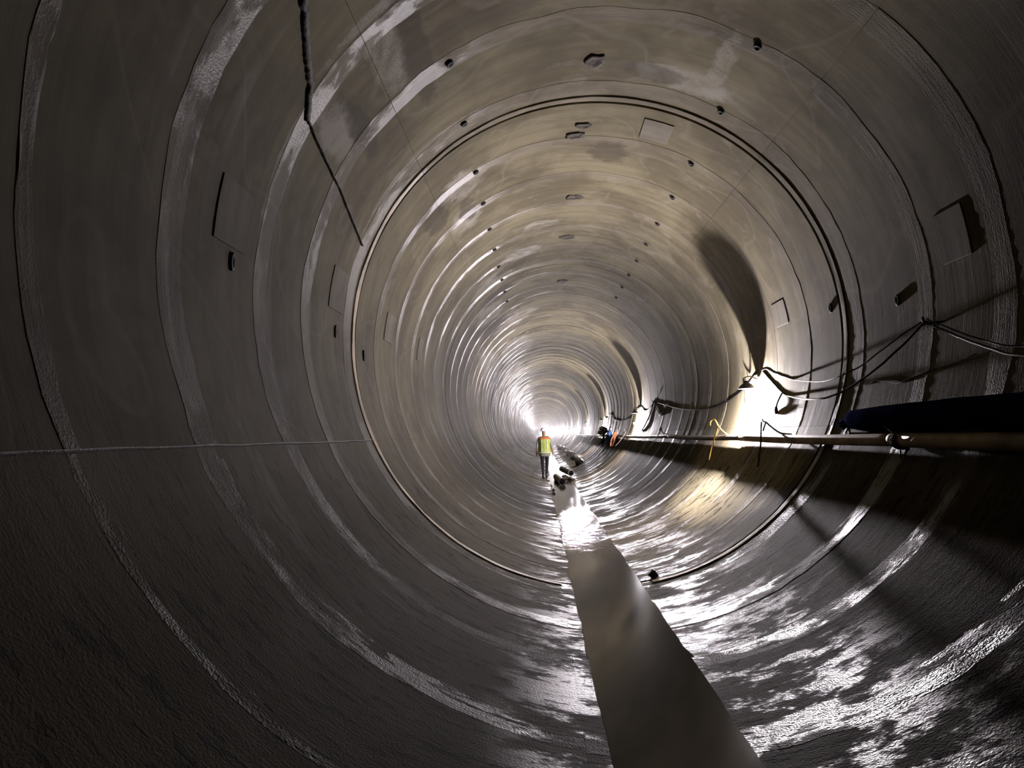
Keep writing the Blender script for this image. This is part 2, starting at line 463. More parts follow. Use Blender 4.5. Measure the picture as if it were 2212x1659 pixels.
walls = {n: wall_shell(n) for n in SECT}
rnd = random.Random(11)
for n, secs in SECT.items():
    for k in range(len(JOINTS) - 1):
        ja, jb = JOINTS[k], JOINTS[k + 1]
        ya, yb = ja + 0.003, jb - 0.003
        rr = R + [0.004, -0.002, 0.005, 0.0, -0.003][k % 5] * (0.2 if n == 'floor' else 0.25)
        if ja in GROOVES:
            ya = GROOVES[ja]
        g0 = 0.00002 if n == 'floor' else 0.0003
        jit = rnd.uniform(-0.001, 0.001)
        for (a0, a1) in secs:
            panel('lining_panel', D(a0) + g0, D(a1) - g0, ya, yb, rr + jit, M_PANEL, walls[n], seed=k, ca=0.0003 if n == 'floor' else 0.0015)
            if ja in GROOVES:
                panel('lining_panel', D(a0) + 0.0003, D(a1) - 0.0003, ja + 0.003, ya - 0.042, rr + 0.002, M_PANEL, walls[n], seed=k)
    for k, j in enumerate(JOINTS[:-1]):
        hw = HALF.get(j, 0.1)
        pr = [0.005, 0.006, 0.0045, 0.007][k % 4]
        if j == 2.72: pr = 0.002
        for (a0, a1) in secs:
            q = 0.3 if n == 'floor' else 0.45
            panel('joint_band', D(a0) + 0.0004, D(a1) - 0.0004, j - hw, j + hw, R - pr * q, M_BAND, walls[n], 0.03, 0.003, 6, 0.035, 0.004 * q, k)
        if j == 7.48:                     # the wide open joint: a raised lip, then a deep black slot
            g = GROOVES[j]
            for (a0, a1) in secs:
                if abs(a1 - a0) < 30: continue
                panel('joint_lip', D(a0) + 0.0004, D(a1) - 0.0004, g - 0.18, g - 0.075, R - 0.012, M_RUST if n in ('wall_left', 'floor') else M_BAND,
                      walls[n], 0.04, 0.006, 3, 0.006, 0.006, k + 50)

V = [polar(2 * PI * j / 48, R + 0.05, YF - 0.5 + dy) for dy in (0.0, 0.3) for j in range(48)]
F = [tuple(range(48)), tuple(reversed(range(48, 96)))] + [(j, (j + 1) % 48, 48 + (j + 1) % 48, 48 + j) for j in range(48)]
tag(mesh_obj('wall_end', V, F, M_PATCH, None, False), 'added pale end wall closing the far bore in the distant glare', 'wall', None, 'structure')  # added to catch lamp light where the open bore end was black

# rectangular mortar repairs, a few millimetres proud
for n, a0, a1, y0, y1 in (('wall_left', -84.0, -75.2, 4.33, 4.80), ('wall_left', -84.0, -75.2, 6.78, 7.28), ('wall_right', 76.4, 85.0, 5.44, 5.83),
                          ('wall_right', 76.2, 83.0, 9.38, 9.86), ('ceiling', 15.0, 22.5, 8.10, 8.62), ('wall_left', -84, -76, 9.25, 9.75),
                          ('wall_left', -84, -76, 11.75, 12.2)):
    panel('repair_patch', D(a0), D(a1), y0, y1, R - 0.010, M_PATCH, walls[n], 0.03, 0.004, 1, 0.0, 0.0, 3)

def disc_on_wall(name, th, y, rs, rv, mat, parent, r=R - 0.012, depth=0.03, seed=0, wob=0.0, k=16):
    V, F = [], []
    for rad, rr in ((1.0, r + depth), (1.0, r), (0.72, r - 0.004), (0.55, r + 0.006)):
        for j in range(k):
            a = 2 * PI * j / k
            q = rad * (1 + wob * noise.noise(Vector((math.cos(a) * 1.7, math.sin(a) * 1.7, seed * 3.7))))
            V.append(polar(th + rs * q * math.cos(a) / R, rr, y + rv * q * math.sin(a)))
    for i in range(3):
        for j in range(k):
            F.append((i * k + j, i * k + (j + 1) % k, (i + 1) * k + (j + 1) % k, (i + 1) * k + j))
    F.append(tuple(3 * k + j for j in range(k)))
    return mesh_obj(name, V, F, mat, parent)

for i, (yl, yr) in enumerate(((6.16, 6.11), (7.40, 7.37), (8.81, 8.83), (10.03, 10.10), (11.32, 11.39), (12.6, 12.62), (13.9, 13.85), (15.1, 15.1), (16.4, 16.35), (17.6, 17.6))):
    disc_on_wall('grout_plug', D(-30.3), yl, 0.035, 0.042, M_PLUG, walls['ceiling'], R - 0.024, 0.04)
    disc_on_wall('grout_plug', D(30.8), yr, 0.035, 0.042, M_PLUG, walls['ceiling'], R - 0.024, 0.04)
for i, (t, y, a, b) in enumerate(((0.7, 6.93, 0.10, 0.11), (-0.2, 8.42, 0.10, 0.08), (-1.7, 8.70, 0.11, 0.10), (0.3, 11.03, 0.13, 0.12), (0.0, 13.3, 0.13, 0.12), (0.5, 17.2, 0.13, 0.14))):
    disc_on_wall('crown_grout_spot', D(t), y, a, b, M_CROWN, walls['ceiling'], R - 0.016, 0.03, i, 0.45, 20)
for (t, y) in ((-86.0, 4.62), (-88.5, 7.05), (-91, 8.2)):
    disc_on_wall('grout_plug', D(t), y, 0.06, 0.028, M_PLUG, walls['wall_left'], R - 0.016, 0.03)
for (t, y) in ((84.0, 8.05), (88.0, 6.6)):
    disc_on_wall('grout_plug', D(t), y, 0.05, 0.03, M_PLUG, walls['wall_right'], R - 0.016, 0.03)

def crack_strip(pts, w0, w1, parent, seed):
    path = []
    for (a, b) in zip(pts[:-1], pts[1:]):
        n = 14
        for q in range(n):
            t = q / n
            path.append((a[0] + (b[0] - a[0]) * t, a[1] + (b[1] - a[1]) * t))
    path.append(pts[-1])
    V, F = [], []
    m = len(path)
    for i, (t, y) in enumerate(path):
        f = i / (m - 1)
        wd = (w0 + (w1 - w0) * f) * (1 + 0.75 * noise.noise(Vector((i * 0.9, seed, 0))))
        jt = 0.55 * w0 * noise.noise(Vector((i * 0.37, seed + 4, 1)))
        a = D(t)
        for off, rr in ((-wd, R + 0.02), (-wd * 0.7, R - 0.020), (0.0, R - 0.028), (wd * 0.7, R - 0.020), (wd, R + 0.02)):
            V.append(polar(a + (off * 0.8 + jt) / R, rr + 0.006 * noise.noise(Vector((i * 1.3, off * 90, seed))), y + off * 0.6))
    for i in range(m - 1):
        for j in range(4):
            q = i * 5 + j
            F.append((q, q + 1, q + 6, q + 5))
    return mesh_obj('crack_filling', V, F, M_CRACK, parent)
crack_strip([(-46.5, 3.95), (-49.7, 4.26), (-52.8, 4.58), (-55.5, 4.88), (-59.3, 5.10)], 0.030, 0.034, walls['wall_left'], 1)
crack_strip([(-59.3, 5.10), (-60.7, 5.51), (-62.9, 6.28), (-67.4, 7.38)], 0.013, 0.006, walls['wall_left'], 2)
crack_strip([(-112.8, 1.5), (-112.75, 3.7), (-112.85, 5.6), (-112.8, 7.6)], 0.008, 0.008, walls['wall_left'], 3)

# ------------------------------------------------------------------ water along the invert
V, F = [], []
ys = [Y0 + 0.25 * i for i in range(int((60 - Y0) / 0.25))] + [60 + 4 * i for i in range(86)]
for i, y in enumerate(ys):
    for j in range(5):
        x = (j - 2) / 2 * 0.345
        if j in (0, 4):
            x += (0.035 * noise.noise(Vector((y * 0.9, j, 2))) + 0.02 * noise.noise(Vector((y * 3.5, j, 8))))
        V.append((x, y, 0.0255))
for i in range(len(ys) - 1):
    for j in range(4):
        q = i * 5 + j
        F.append((q, q + 1, q + 6, q + 5))
water = mesh_obj('water', V, F, M_WATER)
tag(water, 'shallow dark murky water running along the middle of the tunnel floor', 'water', None, 'structure')

# ------------------------------------------------------------------ pipe line on the right-hand wall
PTH, PR = D(116.9), 2.42
def pipe_pt(y, dz=0.0):
    p = polar(PTH, PR, y); p.z += dz
    return p
def pipe(y0, y1, r, mat, label, sag=0.01, sleeve=True):
    root = empty('pipe', pipe_pt(y0), label, 'pipe')
    n = max(8, int((y1 - y0) / 0.3))
    path = [pipe_pt(y0 + (y1 - y0) * i / n, -sag * math.sin(PI * i / n) + 0.004 * noise.noise(Vector((y0 + i, 0, 3)))) for i in range(n + 1)]
    tube('barrel', path, r, mat, root, 20)
    if sleeve:
        a, b = pipe_pt(y0 - 0.01), pipe_pt(y0 + 0.16)
        tube('socket', [a + (b - a) * t for t in (0, 0.02, 0.8, 1.0)], [r * 1.06, r * 1.16, r * 1.16, r * 1.01], mat, root, 20)
    return root
pipe(-1.0, 5.98, 0.056, M_PIPE, 'nearest brown wall pipe, running out of the right edge below the navy duct', 0.0, False)
pipe(5.98, 10.62, 0.050, M_PIPE, 'muddy wall pipe under the first glaring lamp, on the hooked rods')
pipe(10.62, 16.6, 0.040, M_PIPED, 'darker thin wall pipe just beyond the yellow hook rod', 0.02)
pipe(16.6, 29.0, 0.040, M_PIPED, 'dark wall pipe below the second lamp and the hanging cloths', 0.03)
pipe(29.0, 60.0, 0.042, M_PIPED, 'farthest dark wall pipe beyond the hanging blue cloth', 0.03)
# rope lashed round the pipe joint
root = empty('rope_lashing', pipe_pt(5.98), 'dark rope lashed round the brown pipe joint below the navy duct', 'rope')
path = []
for i in range(70):
    a = 2 * PI * i / 16
    p = pipe_pt(5.93 + 0.0014 * i)
    path.append(p + Vector((math.cos(a) * 0.069, 0, math.sin(a) * 0.069)))
tube('coil', path, 0.007, M_ROPE, root, 6)
tube('tail', catmull([pipe_pt(5.99) + Vector((-0.05, 0, 0.05)), pipe_pt(6.12) + Vector((-0.05, 0, 0.10)), pipe_pt(6.3) + Vector((-0.03, 0, 0.14)), pipe_pt(6.42) + Vector((0.0, 0, 0.17))]), 0.006, M_ROPE, root, 6)
tube('dangle', catmull([pipe_pt(5.97) + Vector((-0.02, 0, -0.066)), pipe_pt(5.99) + Vector((-0.01, 0, -0.10)), pipe_pt(5.97) + Vector((-0.02, 0, -0.14))]), 0.006, M_ROPE, root, 6)

# ------------------------------------------------------------------ navy layflat duct lying on the pipe, tied off at its far end
root = empty('layflat_duct', (2.17, 7.2, 1.56), 'dark navy flexible duct lying on the brown pipe, its far end tied shut', 'duct')
ctr, rad = [], []
for y, r in ((1.0, .120), (2.0, .118), (3.0, .120), (4.0, .116), (4.6, .113), (5.2, .112), (5.9, .110), (6.5, .102), (6.9, .088), (7.05, .070), (7.14, .058), (7.20, .040), (7.24, .020)):
    zc = 1.428 + 0.050 + r * 0.92 + (0.05 if y > 7.0 else 0.02 if y > 6.8 else 0.0)
    xr = math.sqrt((R - 0.012 - r) ** 2 - (R - zc) ** 2)
    ctr.append(Vector((xr, y, zc))); rad.append(r)
cs = catmull(ctr, 5)
rs = []
for i in range(len(rad) - 1):
    for q in range(5):
        rs.append(rad[i] + (rad[i + 1] - rad[i]) * q / 5)
rs.append(rad[-1])
Vt, Ft = tube_geo(cs, rs, 28)
Vt = [v + (v - cs[min(i // 28, len(cs) - 1)]).normalized() * 0.006 * noise.noise(Vector((v.x * 14, v.y * 3, v.z * 14))) for i, v in enumerate(Vt)]
mesh_obj('sleeve', [v - root.location for v in Vt], Ft, M_BLUE, root)
e = cs[-1]
V2, F2 = tube_geo([e + Vector((0, -0.05, 0)), e + Vector((0, 0.0, 0)), e + Vector((-.01, 0.05, -0.005)), e + Vector((-.02, 0.12, -.01))], [0.03, 0.018, 0.03, 0.045], 14)
V2 = [v + Vector((0, 0, 0.012 * math.sin(i * 2.4))) for i, v in enumerate(V2)]
mesh_obj('gathered_end', [v - root.location for v in V2], F2, M_BLUE, root)
coil = []
for i in range(60):
    a = 2 * PI * i / 14
    coil.append(e + Vector((math.cos(a) * 0.026, -0.02 + 0.0009 * i, math.sin(a) * 0.026)))
tube('tie_cord', coil, 0.006, M_BLACK, root, 6)
for k, (dx, dz, ax) in enumerate(((0.0, 0.075, 0.05), (-0.01, -0.06, 0.045))):
    lp = [e + Vector((dx, 0.02 + 0.02 * math.cos(a), 0)) + Vector((0, 0.10 * math.sin(a / 2) * (0.4 if k else 0.2) - 0.06 * math.sin(a / 2), dz * (1 - math.cos(a)) / 1.3 + 0.02 * math.sin(a))) for a in [2 * PI * i / 20 for i in range(21)]]
    tube('cord_loop', lp, 0.008, M_BLACK, root, 6)

# ------------------------------------------------------------------ hook rods that carry the pipe
def rod_hook(name, stem, arm, r, mat, label, extra=None, group=None):
    stem = [Vector(q) for q in stem]
    root = empty(name, stem[0], label, 'hook', group)
    tube('stem', catmull(stem, 4), r, mat, root, 8)
    tube('arm', catmull(arm, 4), r, mat, root, 8)
    if extra:
        tube('peg', extra, r, mat, root, 8)
    return root
def W(y, inset, z):                        # a point a given distance in from the right-hand wall
    return Vector((math.sqrt(R * R - (R - z) ** 2) - inset, y, z))
Yh = 12.0
rod_hook('hook_rod', [(2.160, Yh, 1.590), (2.140, Yh, 1.50), (2.100, Yh, 1.40), (2.055, Yh, 1.25), (1.995, Yh - .03, 1.06)],
         [W(Yh + .42, .18, 1.585), W(Yh + .47, .19, 1.64), W(Yh + .40, .18, 1.68), W(Yh + .25, .17, 1.665), W(Yh, .165, 1.59), W(Yh - .3, .15, 1.51), W(Yh - .62, .12, 1.445)],
         0.011, M_YEL, 'yellow hook rod hanging over the wall pipe left of the first glaring lamp')
Yh = 9.45
rod_hook('hook_rod', [(2.100, Yh, 1.605), (2.090, Yh, 1.50), (2.078, Yh, 1.35), (2.050, Yh - .01, 1.20), (2.020, Yh - .03, 1.06)],
         [W(Yh + .14, .20, 1.64), W(Yh + .03, .20, 1.605), W(Yh - .06, .20, 1.60), W(Yh - .2, .17, 1.55), W(Yh - .52, .12, 1.465), W(Yh - .7, .04, 1.445)],
         0.011, M_IRON, 'dark iron hook rod hanging over the wall pipe right of the first glaring lamp', [W(Yh - .07, .20, 1.60), W(Yh - .09, .20, 1.49)])
for i, y in enumerate((17.6, 24.6, 31.2, 37.5)):
    rod_hook('hook_rod', [W(y, .15, 1.56), W(y, .17, 1.40), W(y, .22, 1.2), W(y, .27, 1.08)],
             [W(y + .14, .16, 1.55), W(y + .15, .16, 1.60), W(y + .06, .15, 1.60), W(y - .2, .12, 1.49), W(y - .4, .03, 1.45)], 0.011, M_IRON,
             ['dark hook rod on the wall pipe between the first and second lamps', 'dark hook rod on the wall pipe just before the second lamp',
              'dark hook rod carrying the pipe beside the hanging blue cloth', 'farthest dark hook rod under the third lamp on the right wall'][i])

# ------------------------------------------------------------------ lamps
def uv_capsule(r, h, k=14, m=5):
    V, F = [], []
    prof = []
    for i in range(m + 1):
        a = -PI / 2 + PI / 2 * i / m
        prof.append((r * math.cos(a), -h / 2 + r + r * math.sin(a)))
    for i in range(m + 1):
        a = PI / 2 * i / m
        prof.append((r * math.cos(a), h / 2 - r + r * math.sin(a)))
    return lathe(prof, k)
def lathe(prof, k=20):
    V, F = [], []
    for (r, z) in prof:
        for j in range(k):
            a = 2 * PI * j / k
            V.append(Vector((max(r, 0.0004) * math.cos(a), max(r, 0.0004) * math.sin(a), z)))
    for i in range(len(prof) - 1):
        for j in range(k):
            F.append((i * k + j, i * k + (j + 1) % k, (i + 1) * k + (j + 1) % k, (i + 1) * k + j))
    F.append(tuple(reversed(range(k))))
    F.append(tuple((len(prof) - 1) * k + j for j in range(k)))
    return V, F

def make_lamp(loc, label):
    root = empty('tunnel_lamp', loc, label, 'lamp', None)
    V, F = uv_capsule(0.021, 0.05)
    mesh_obj('bulb', V, F, M_BULB, root)
    V, F = lathe([(0.008, 0.024), (0.008, 0.036), (0.004, 0.042), (0.004, 0.31)], 12)
    mesh_obj('lamp_holder', V, F, M_HOOD, root)
    V, F = lathe([(0.076, 0.305), (0.076, 0.312), (0.06, 0.35), (0.03, 0.385), (0.02, 0.39), (0.02, 0.42)], 24)
    mesh_obj('hood', [Vector((v.x * 1.45 + 0.035, v.y * 2.1, v.z)) for v in V], F, M_HOOD, root)
    # bent bracket from the hood back to the wall
    wx = math.sqrt(R * R - (R - loc[2] - 0.45) ** 2) - loc[0]
    tube('bracket', [Vector(loc) + Vector(p) for p in catmull([(0, 0, .41), (0, 0, .45), (wx * .4, 0.02, .48), (wx * .8, .05, .455), (wx + .005, .06, .44)])], 0.009, M_IRON, root, 8)
    tube('wall_hook', [Vector(loc) + Vector(p) for p in catmull([(wx - .01, .50, .45), (wx - .06, .50, .47), (wx - .07, .46, .43), (wx - .07, .28, .40), (0, 0.02, .40)])], 0.010, M_IRON, root, 8)
    return root
def copy_tree(o, parent=None):
    c = o.copy(); COL.objects.link(c)
    if parent is not None: c.parent = parent
    for ch in o.children:
        copy_tree(ch, c)
    return c
LX, LZ = 2.272, 1.775
first = make_lamp((LX, 10.8, LZ), 'first and largest glaring white lamp on the right wall above the pipe')
NAMES = ['second glaring white lamp on the right wall, right of the hanging cloths', 'third lamp, at the right end of the white glare strip, behind the hanging cloths']
y = 10.8
i = 0
while y < YF - 14:
    y += 12.55
    c = copy_tree(first)
    c.location = (LX, y, LZ)
    if i < 2:
        c['label'] = NAMES[i]
    else:
        c['label'] = 'distant lamp merging into the white glare strip down the right wall'
        c['group'] = 'distant lamps in the glare strip'
    i += 1

# ------------------------------------------------------------------ cables along the right-hand wall
def wall_lay(q, r):
    a = math.atan2(q[0], q[2] - R)
    if q[2] < 1.8 and r < 0.02: return Vector(q)
    return polar(a, R - r - 0.003, q[1])
def cable(pts, r, label, mat=M_BLACK, wob=0.006, ties=False, cat='cable', free=False):
    p = catmull([Vector(q) if free else wall_lay(q, r) for q in pts], 8)
    p = [q + Vector((0, 0, wob * noise.noise(Vector((q.y * 6, r * 900, 1))))) for q in p]
    c = Vector(p[0])
    root = empty('power_cable', c, label, cat)
    tube('sheath', p, r, mat, root, 8)
    return root
top1 = (LX, 10.45, LZ)
cable([(2.489, 10.686, 2.324), (2.489, 10.426, 2.321), (2.482, 10.09, 2.244), (2.474, 9.733, 2.174), (2.455, 9.273, 2.095), (2.36, 8.45, 2.020), (2.26, 7.75, 1.979), (2.223, 7.255, 1.994), (2.256, 6.86, 2.053),
       (2.282, 6.536, 2.141), (2.326, 6.203, 2.246), (2.362, 5.97, 2.307), (2.368, 5.91, 2.325), (2.35, 5.796, 2.290), (2.307, 5.421, 2.176), (2.265, 4.974, 2.045), (2.225, 4.536, 1.96), (2.22, 3.7, 1.93), (2.28, 2.8, 2.08)],
      0.0065, 'upper black cable drooping from the lamp and over the wall peg at right', free=True)
cable([(2.484, 10.586, 2.303), (2.471, 10.268, 2.178), (2.453, 9.95, 2.06), (2.433, 9.641, 1.96), (2.415, 9.345, 1.905), (2.32, 8.6, 1.838), (2.20, 8.05, 1.812), (2.159, 7.522, 1.80), (2.179, 7.222, 1.828), (2.21, 6.869, 1.899),
       (2.249, 6.479, 2.019), (2.319, 6.119, 2.187), (2.356, 5.93, 2.288), (2.367, 5.895, 2.298), (2.338, 5.788, 2.258), (2.292, 5.397, 2.141), (2.234, 4.927, 1.999), (2.19, 4.486, 1.902), (2.18, 3.7, 1.84), (2.24, 2.8, 1.95)],
      0.0095, 'thicker lower black cable sagging below the upper one beside the lamp', free=True)
r_ = cable([(2.433, 9.641, 1.96), (2.40, 9.65, 1.90), (2.37, 9.68, 1.82), (2.36, 9.68, 1.775)], 0.009, 'short black pigtail lead hanging from the thick cable beside the lamp', free=True)
V, F = lathe([(0.010, -0.05), (0.020, -0.045), (0.022, 0.0), (0.018, 0.03), (0.010, 0.045)], 12)
mesh_obj('plug', [v + Vector((2.356, 9.68, 1.745)) - r_.location for v in V], F, M_BLACK, r_)
cable([(2.45, 10.9, 2.30), (2.425, 11.6, 2.10), (2.40, 13.0, 1.92), (2.40, 15.0, 1.92), (2.42, 17.5, 2.06), (2.455, 20.4, 2.30), (2.46, 20.6, 2.33), (2.44, 21.2, 2.17), (2.43, 22.2, 2.12), (2.45, 23.25, 2.29)], 0.009,
      'black cable sagging along the right wall between the first and second lamps')
cable([(2.455, 20.55, 2.31), (2.40, 21.0, 2.0), (2.33, 21.5, 1.68), (2.30, 21.9, 1.56)], 0.016, 'black lead dropping from the wall cable towards the second lamp')
cable([(2.455, 20.5, 2.31), (2.43, 19.8, 2.05), (2.40, 19.2, 1.92), (2.40, 18.9, 1.94), (2.43, 18.6, 2.10)], 0.014, 'black cable loop hanging on the wall right of the second lamp')
cable([(2.44, 23.3, 2.29), (2.42, 25, 2.1), (2.40, 28, 1.95), (2.42, 31, 2.05), (2.46, 33, 2.31), (2.43, 34.5, 2.15), (2.45, 36.0, 2.29)], 0.014, 'black cable along the right wall between the second and third lamps')
# thin bare tie wire by the big hose end
cable([(2.39, 7.2, 1.90), (2.40, 7.0, 1.93), (2.385, 6.5, 1.88), (2.40, 6.2, 1.92), (2.42, 5.4, 2.0)], 0.004, 'thin dark wire on the right wall above the navy duct', M_ROPE, 0.01, False, 'wire')
# pegs that hold the cables
for (y, z, lab) in ((5.90, 2.30, 'small wall peg at the peak of the cables, far right'), (20.55, 2.32, 'small wall peg holding the cables right of the second lamp'), (33.0, 2.30, 'small wall peg holding the cable beyond the second lamp')):
    root = empty('wall_peg', (2.49, y, z), lab, 'peg')
    p = W(y, 0, z)
    e = 0.14 if y < 10 else 0.055
    tube('shank', [p + Vector((0.03, 0, 0)), p + Vector((-e, 0, -0.016))], 0.010, M_IRON, root, 8)
    tube('tip', [p + Vector((-e + 0.005, 0, -0.018)), p + Vector((-e - 0.012, 0, 0.015)), p + Vector((-e - 0.01, 0, 0.04))], 0.010, M_IRON, root, 8)

# ------------------------------------------------------------------ cloths and bundle on the far pipe
def cloth(name, y, z0, width, height, mat, label, seed, kind):
    root = empty(name, (2.16, y, z0), label, 'cloth')
    nx, nz = 12, 14
    V, F = [], []
    for i in range(nz + 1):
        t = i / nz
        if kind == 'kite':
            wd = width * (0.08 + 1.8 * t if t < 0.5 else 0.08 + 1.8 * (1 - t) * 0.92 + 0.07)
        else:
            wd = width * (0.35 + 0.65 * math.sin(min(1, t * 1.2) * PI * 0.55))
        for j in range(nx + 1):
            u = j / nx - 0.5
            dx = 0.03 * math.sin(j * 1.7 + seed + t * 2) * (0.3 + t) - 0.05 - 0.12 * t
            V.append(Vector((dx + u * wd * 0.8, u * wd * 0.5, -height * t + (0.05 * u if kind == 'kite' else 0))))
    n = len(V)
    for i in range(nz):
        for j in range(nx):
            q = i * (nx + 1) + j
            F.append((q, q + 1, q + nx + 2, q + nx + 1))
    o = mesh_obj('fabric', V, F, mat, root)
    m = o.modifiers.new('thick', 'SOLIDIFY'); m.thickness = 0.008
    a = root.location
    tube('hook', [a + Vector(p) for p in catmull([(-0.05, 0, 0.0), (-0.05, 0, 0.06), (-0.02, 0.0, 0.10), (0.03, 0.0, 0.10), (0.05, 0.0, 0.03), (0.04, 0, -.09)])], 0.010, M_IRON, root, 8)
    return root
cloth('hanging_cloth', 29.6, 1.62, 0.42, 0.62, M_RAGB, 'blue pointed cloth hanging from the wall pipe left of the second lamp', 1, 'kite')
cloth('hanging_cloth', 27.3, 1.55, 0.30, 0.52, M_RAGO, 'orange brown cloth hanging from the wall pipe beside the second lamp', 4, 'drape')
def lump(name, c, size, mat, parent=None, seed=0, sub=3, amp=0.35, zmin=None):
    bm = bmesh.new()
    bmesh.ops.create_icosphere(bm, subdivisions=sub, radius=1.0)
    for v in bm.verts:
        p = v.co.copy()
        d = 1 + amp * noise.noise(p * 1.3 + Vector((seed * 3.1, seed * 1.7, 0))) + amp * 0.4 * noise.noise(p * 3.7 + Vector((seed, 0, 5)))
        v.co = Vector((p.x * size[0] * d, p.y * size[1] * d, p.z * size[2] * d))
    o = bm_obj(name, bm, mat, parent)
    o.location = c if parent is None else Vector(c) - parent.location
    return o
root = empty('black_bundle', (2.1, 32.0, 1.56), 'black sagging bundle of hose lying on the wall pipe left of the blue cloth', 'bundle')
for k in range(5):
    ph = k * 1.3
    path = []
    for i in range(40):
        a = 2 * PI * i / 39
        path.append(Vector((2.10 + 0.05 * math.sin(a * 2 + ph) + 0.02 * k - .05, 32.6 + (1.5 - 0.12 * k) * math.cos(a), 1.60 + (0.13 - 0.012 * k) * math.sin(a) - 0.1 * math.cos(a + ph) * 0.3 + 0.01 * k)))
    tube('hose_coil', path, 0.045, M_BLACK, root, 10)
lump('wrapped_core', Vector((2.10, 32.8, 1.58)), (0.10, 1.2, 0.12), M_BLACK, root, 4)
tube('hanging_end', catmull([(2.06, 32.0, 1.52), (2.03, 31.9, 1.30), (2.0, 31.8, 1.16), (1.98, 31.9, 1.08)]), 0.04, M_BLACK, root, 10)

# ------------------------------------------------------------------ pipe offcuts and rubble in and beside the water
def stub(loc, yaw, length, r, mat, label, tilt=0.0):
    root = empty('pipe_offcut', loc, label, 'pipe')
    k = 24
    V, F = [], []
    for (rr, x) in ((r, 0), (r, length), (r * 0.86, length), (r * 0.86, 0)):
        for j in range(k):
            a = 2 * PI * j / k
            V.append(Vector((rr * math.cos(a), x, rr * math.sin(a) + r)))
    for i in range(4):
        for j in range(k):
            F.append((i * k + j, i * k + (j + 1) % k, ((i + 1) % 4) * k + (j + 1) % k, ((i + 1) % 4) * k + j))
    o = mesh_obj('pipe_wall', V, F, mat, root, False)
    V, F = [], []
    for x in (0.0, length * 0.985):
        for (rr, dx) in ((r * 1.0, 0), (r * 1.05, 0.0), (r * 1.05, 0.03), (r * 1.0, 0.03)):
            for j in range(k):
                a = 2 * PI * j / k
                V.append(Vector((rr * math.cos(a), x + dx, rr * math.sin(a) + r)))
    for b in (0, 4):
        for i in range(3):
            for j in range(k):
                F.append(((b + i) * k + j, (b + i) * k + (j + 1) % k, (b + i + 1) * k + (j + 1) % k, (b + i + 1) * k + j))
    mesh_obj('end_collar', V, F, mat, root, False)
    root.rotation_euler = (tilt, 0, yaw)
    return root
stub((0.01, 22.9, 0.015), D(2.6), 2.6, 0.10, M_STUB, 'short open pipe offcut lying in the water, nearest of the pair', 0.0)
stub((0.42, 26.3, 0.08), D(9.5), 1.6, 0.10, M_STUB, 'second pipe offcut lying at an angle behind the nearest one', 0.05)
tag(lump('mud_clod', Vector((0.17, 25.75, 0.06)), (0.13, 0.35, 0.09), M_MUD, None, 3), 'large dark muddy clod between the two pipe offcuts in the water', 'rubble')
tag(lump('mud_clod', Vector((0.36, 24.9, 0.06)), (0.12, 0.25, 0.08), M_MUD, None, 8), 'low dark muddy clod at the right waterside by the offcuts', 'rubble')
tag(lump('stone', Vector((-0.285, 20.6, 0.03)), (0.045, 0.11, 0.05), M_MUD, None, 5, 2), 'small dark stone at the left water edge, farther of the pair', 'stone')
tag(lump('stone', Vector((-0.295, 19.6, 0.03)), (0.050, 0.10, 0.055), M_MUD, None, 6, 2), 'small dark stone at the left water edge, nearer of the pair', 'stone')
tag(lump('stone', Vector((-0.31, 22.5, 0.03)), (0.03, 0.05, 0.03), M_MUD, None, 7, 2), 'tiny dark stone in the water left of the nearest offcut', 'stone')
tag(lump('stone', Vector((0.50, 7.95, 0.07)), (0.045, 0.035, 0.05), M_MUD, None, 9, 2, 0.6), 'small dark angular stone on the wet floor right of the water', 'stone')
rr = random.Random(5)
for k in range(26):
    t = k / 25
    y = 32.5 + 40 * t ** 1.3 + rr.uniform(-0.25, 0.25)
    th = D(153.5 - 3.0 * t + rr.uniform(-1.8, 1.8))
    s = rr.uniform(0.08, 0.18)
    p = polar(th, R - s * 0.4, y)
    o = lump('rubble_stone', p, (s * rr.uniform(.8, 1.2), s * rr.uniform(1.0, 2.0), s * rr.uniform(.6, 1.0)), M_STONE if k % 3 else M_MUD, None, k + 20, 2, 0.5)
    o.rotation_euler = (0, -0.5, rr.uniform(0, 3))
    if k == 0:
        tag(o, 'nearest dark lump of the rubble row on the right floor past the offcuts', 'rubble')
    else:
        tag(o, 'wet stone in the rubble row along the right floor past the worker', 'rubble', 'rubble row')

# ------------------------------------------------------------------ the worker walking away
root = empty('person', (-0.46, 26.2, 0.045), 'person in yellow green vest and dark trousers walking away beside the water', 'person')
def skin_mesh(name, joints, edges, mats, parent, levels=2, root_i=0):
    me = bpy.data.meshes.new(name)
    me.from_pydata([j[0] for j in joints], edges, [])
    for m in mats: me.materials.append(m)
    o = bpy.data.objects.new(name, me)
    COL.objects.link(o)
    o.parent = parent
    md = o.modifiers.new('skin', 'SKIN'); md.use_smooth_shade = True
    sv = me.skin_vertices[0].data
    for i, j in enumerate(joints):
        r = j[1]
        sv[i].radius = r if isinstance(r, tuple) else (r, r)
        sv[i].use_root = (i == root_i)
    s = o.modifiers.new('sub', 'SUBSURF'); s.levels = levels; s.render_levels = levels
    return o
